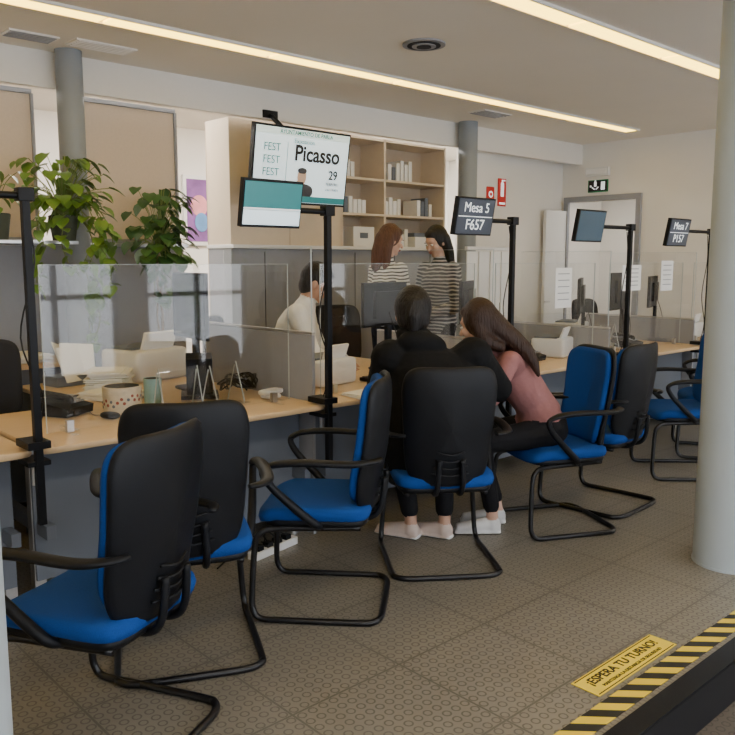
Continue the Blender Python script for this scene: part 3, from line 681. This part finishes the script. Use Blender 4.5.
SK=mat('skin',(.50,.29,.20),.55,noise=.06,nscale=40); SK2=mat('skin_light',(.58,.36,.27),.55,noise=.06,nscale=40)
JK=mat('black_jacket',(.004,.0045,.006),.8,noise=.3,nscale=60,bump=.8,bscale=14,spec=.2); TR=mat('dark_trousers',(.008,.008,.010),.8,noise=.2,nscale=60,bump=.4,bscale=25,spec=.2)
PK=mat('mauve_top',(.30,.13,.13),.85,noise=.15,nscale=60,bump=.6,bscale=20); SHW=mat('pale_sneaker',(.60,.48,.42),.6,noise=.1); SHW2=mat('white_sneaker',(.60,.60,.61),.6,noise=.1)
WS=mat('white_shirt',(.80,.81,.82),.8,noise=.05,bump=.5,bscale=18); ST1=stripemat('striped_jersey',(.72,.72,.70),(.05,.05,.06),38,thr=.6); ST2=stripemat('striped_jumper',(.04,.04,.05),(.45,.43,.41),36,thr=.62)
# man
J=dict(pel=(.0,.0,.575),wai=(0.01,.02,.74),che=(.0,.07,.94),nkb=(-.07,.13,1.09),hd=(-.09,.18,1.225),
 shL=(-.215,.10,1.01),shR=(.20,.07,1.02),elL=(-.27,.16,.78),elR=(.36,.17,.84),wrL=(-.14,.40,.81),wrR=(.16,.42,.81),
 hipL=(-.09,.02,.56),hipR=(.09,.02,.56),knL=(-.13,.42,.53),knR=(.13,.42,.53),anL=(-.07,.29,.10),anR=(.11,.27,.10),toL=(-.22,.40,.03),toR=(-.04,.38,.03),hdL=(.3,1,0),hdR=(-.3,1,0))
person('seated_man_in_black_jacket',(2.91,2.66,0),54,J,dict(skin=SK,top=JK,bottom=TR,shoe=SHW,hair=HB,hf=(.1,1,-.22),girth=1.15,arm=1.55,leg=1.1,hem=.0,vol=1.1,coat=.06,collar=1,
 locks=[[((0,-.09,.04),.05),((0,-.10,-.02),.045),((0,-.095,-.08),.03)]],head=1.02))
# seated woman
J=dict(pel=(0,.03,.575),wai=(-.0,.11,.72),che=(.0,.24,.90),nkb=(.0,.34,1.03),hd=(-.02,.44,1.15),
 shL=(-.165,.30,.97),shR=(.165,.27,.97),elL=(-.24,.42,.78),elR=(.22,.42,.76),wrL=(-.08,.60,.80),wrR=(.14,.60,.80),
 hipL=(-.085,.06,.555),hipR=(.085,.06,.555),knL=(-.12,.44,.52),knR=(.10,.42,.52),anL=(-.10,.36,.10),anR=(.06,.28,.10),toL=(-.06,.60,.03),toR=(.10,.46,.03))
person('seated_woman_in_pink_top',(3.77,2.57,0),146,J,dict(skin=SK2,top=PK,bottom=TR,shoe=SHW2,hair=HBR,hf=(.62,.78,-.25),girth=.95,arm=.85,vol=1.14,hem=.5,hs=.92,
 locks=[[((.0,-.07,.02),.07),((.02,-.11,-.05),.066),((.04,-.16,-.11),.055),((.06,-.21,-.18),.045),((.07,-.24,-.26),.03),((.07,-.25,-.33),.012)],[((.05,-.04,-.02),.05),((.06,-.08,-.10),.045),((.06,-.13,-.17),.03)],[((-.06,-.02,-.0),.045),((-.06,-.05,-.09),.045),((-.03,-.11,-.14),.03)]],head=1.0))
# clerk
J=dict(pel=(0,0,.60),wai=(0,.03,.80),che=(0,.12,1.04),nkb=(0,.19,1.21),hd=(0,.26,1.345),
 shL=(-.20,.14,1.14),shR=(.20,.14,1.14),elL=(-.29,.25,.88),elR=(.29,.25,.88),wrL=(-.12,.44,.80),wrR=(.14,.44,.80),
 hipL=(-.09,.02,.58),hipR=(.09,.02,.58),knL=(-.12,.42,.53),knR=(.12,.42,.53),anL=(-.1,.42,.10),anR=(.1,.42,.10),toL=(-.1,.6,.03),toR=(.1,.6,.03))
person('clerk_in_white_shirt',(3.34,4.54,0),317,J,dict(skin=SK,top=WS,bottom=TR,shoe=SHW2,hair=HB,hf=(0,1,-.5),girth=1.15,arm=1.15,hem=.1,head=1.08))
def standing(h=1,turn=0): 
    J=dict(pel=(0,0,.98),wai=(0,0,1.14),che=(0,.0,1.34),nkb=(0,-.01,1.50),hd=(0,.03,1.655),
     shL=(-.175,0,1.43),shR=(.175,0,1.43),elL=(-.25,.0,1.15),elR=(.25,.02,1.15),wrL=(-.10,.20,1.08),wrR=(.12,.22,1.12),
     hipL=(-.085,0,.95),hipR=(.085,0,.95),knL=(-.09,.02,.52),knR=(.09,.0,.52),anL=(-.10,-.02,.10),anR=(.10,-.02,.10),toL=(-.11,.15,.03),toR=(.11,.15,.03))
    return {k:V(v)*(1 if 'an' in k or 'to' in k else h) for k,v in J.items()}
long_=[[((sx*.06,-.04,.02),.04),((sx*.07,-.045,-.08),.042),((sx*.07,-.03,-.18),.034),((sx*.065,-.02,-.25),.016)] for sx in(-1,1)]+[[((0,-.06,-.0),.075),((0,-.075,-.12),.065),((0,-.075,-.22),.045)]]
person('standing_woman_in_striped_top',(4.43,4.58,0),350,standing(1.0),dict(skin=SK2,top=ST1,bottom=TR,shoe=SHW2,hair=HBN,hf=(.2,1,-.25),girth=.95,arm=.9,hem=.2,locks=long_,vol=1.08,hs=.92,head=.95))
person('standing_woman_in_striped_top',(4.83,4.40,0),170,standing(.995),dict(skin=SK2,top=ST2,bottom=TR,shoe=SHW2,hair=HB,hf=(-.1,1,-.4),girth=1.05,arm=1.1,hem=.0,locks=long_,vol=1.08,hs=.92,head=.95))
# ---------------------------------------------------------------- world, camera
wd=D.worlds.new('sky'); C.scene.world=wd; wd.use_nodes=True; bg=wd.node_tree.nodes['Background']
bg.inputs[0].default_value=(.90,.94,1,1); bg.inputs[1].default_value=5.4
cam=D.cameras.new('camera'); co=link(D.objects.new('camera',cam)); cam.sensor_width=36; cam.lens=800/735*36
co.location=(0,0,1.5); co.rotation_euler=(math.radians(90-7.6),0,math.radians(47.4-90)); C.scene.camera=co
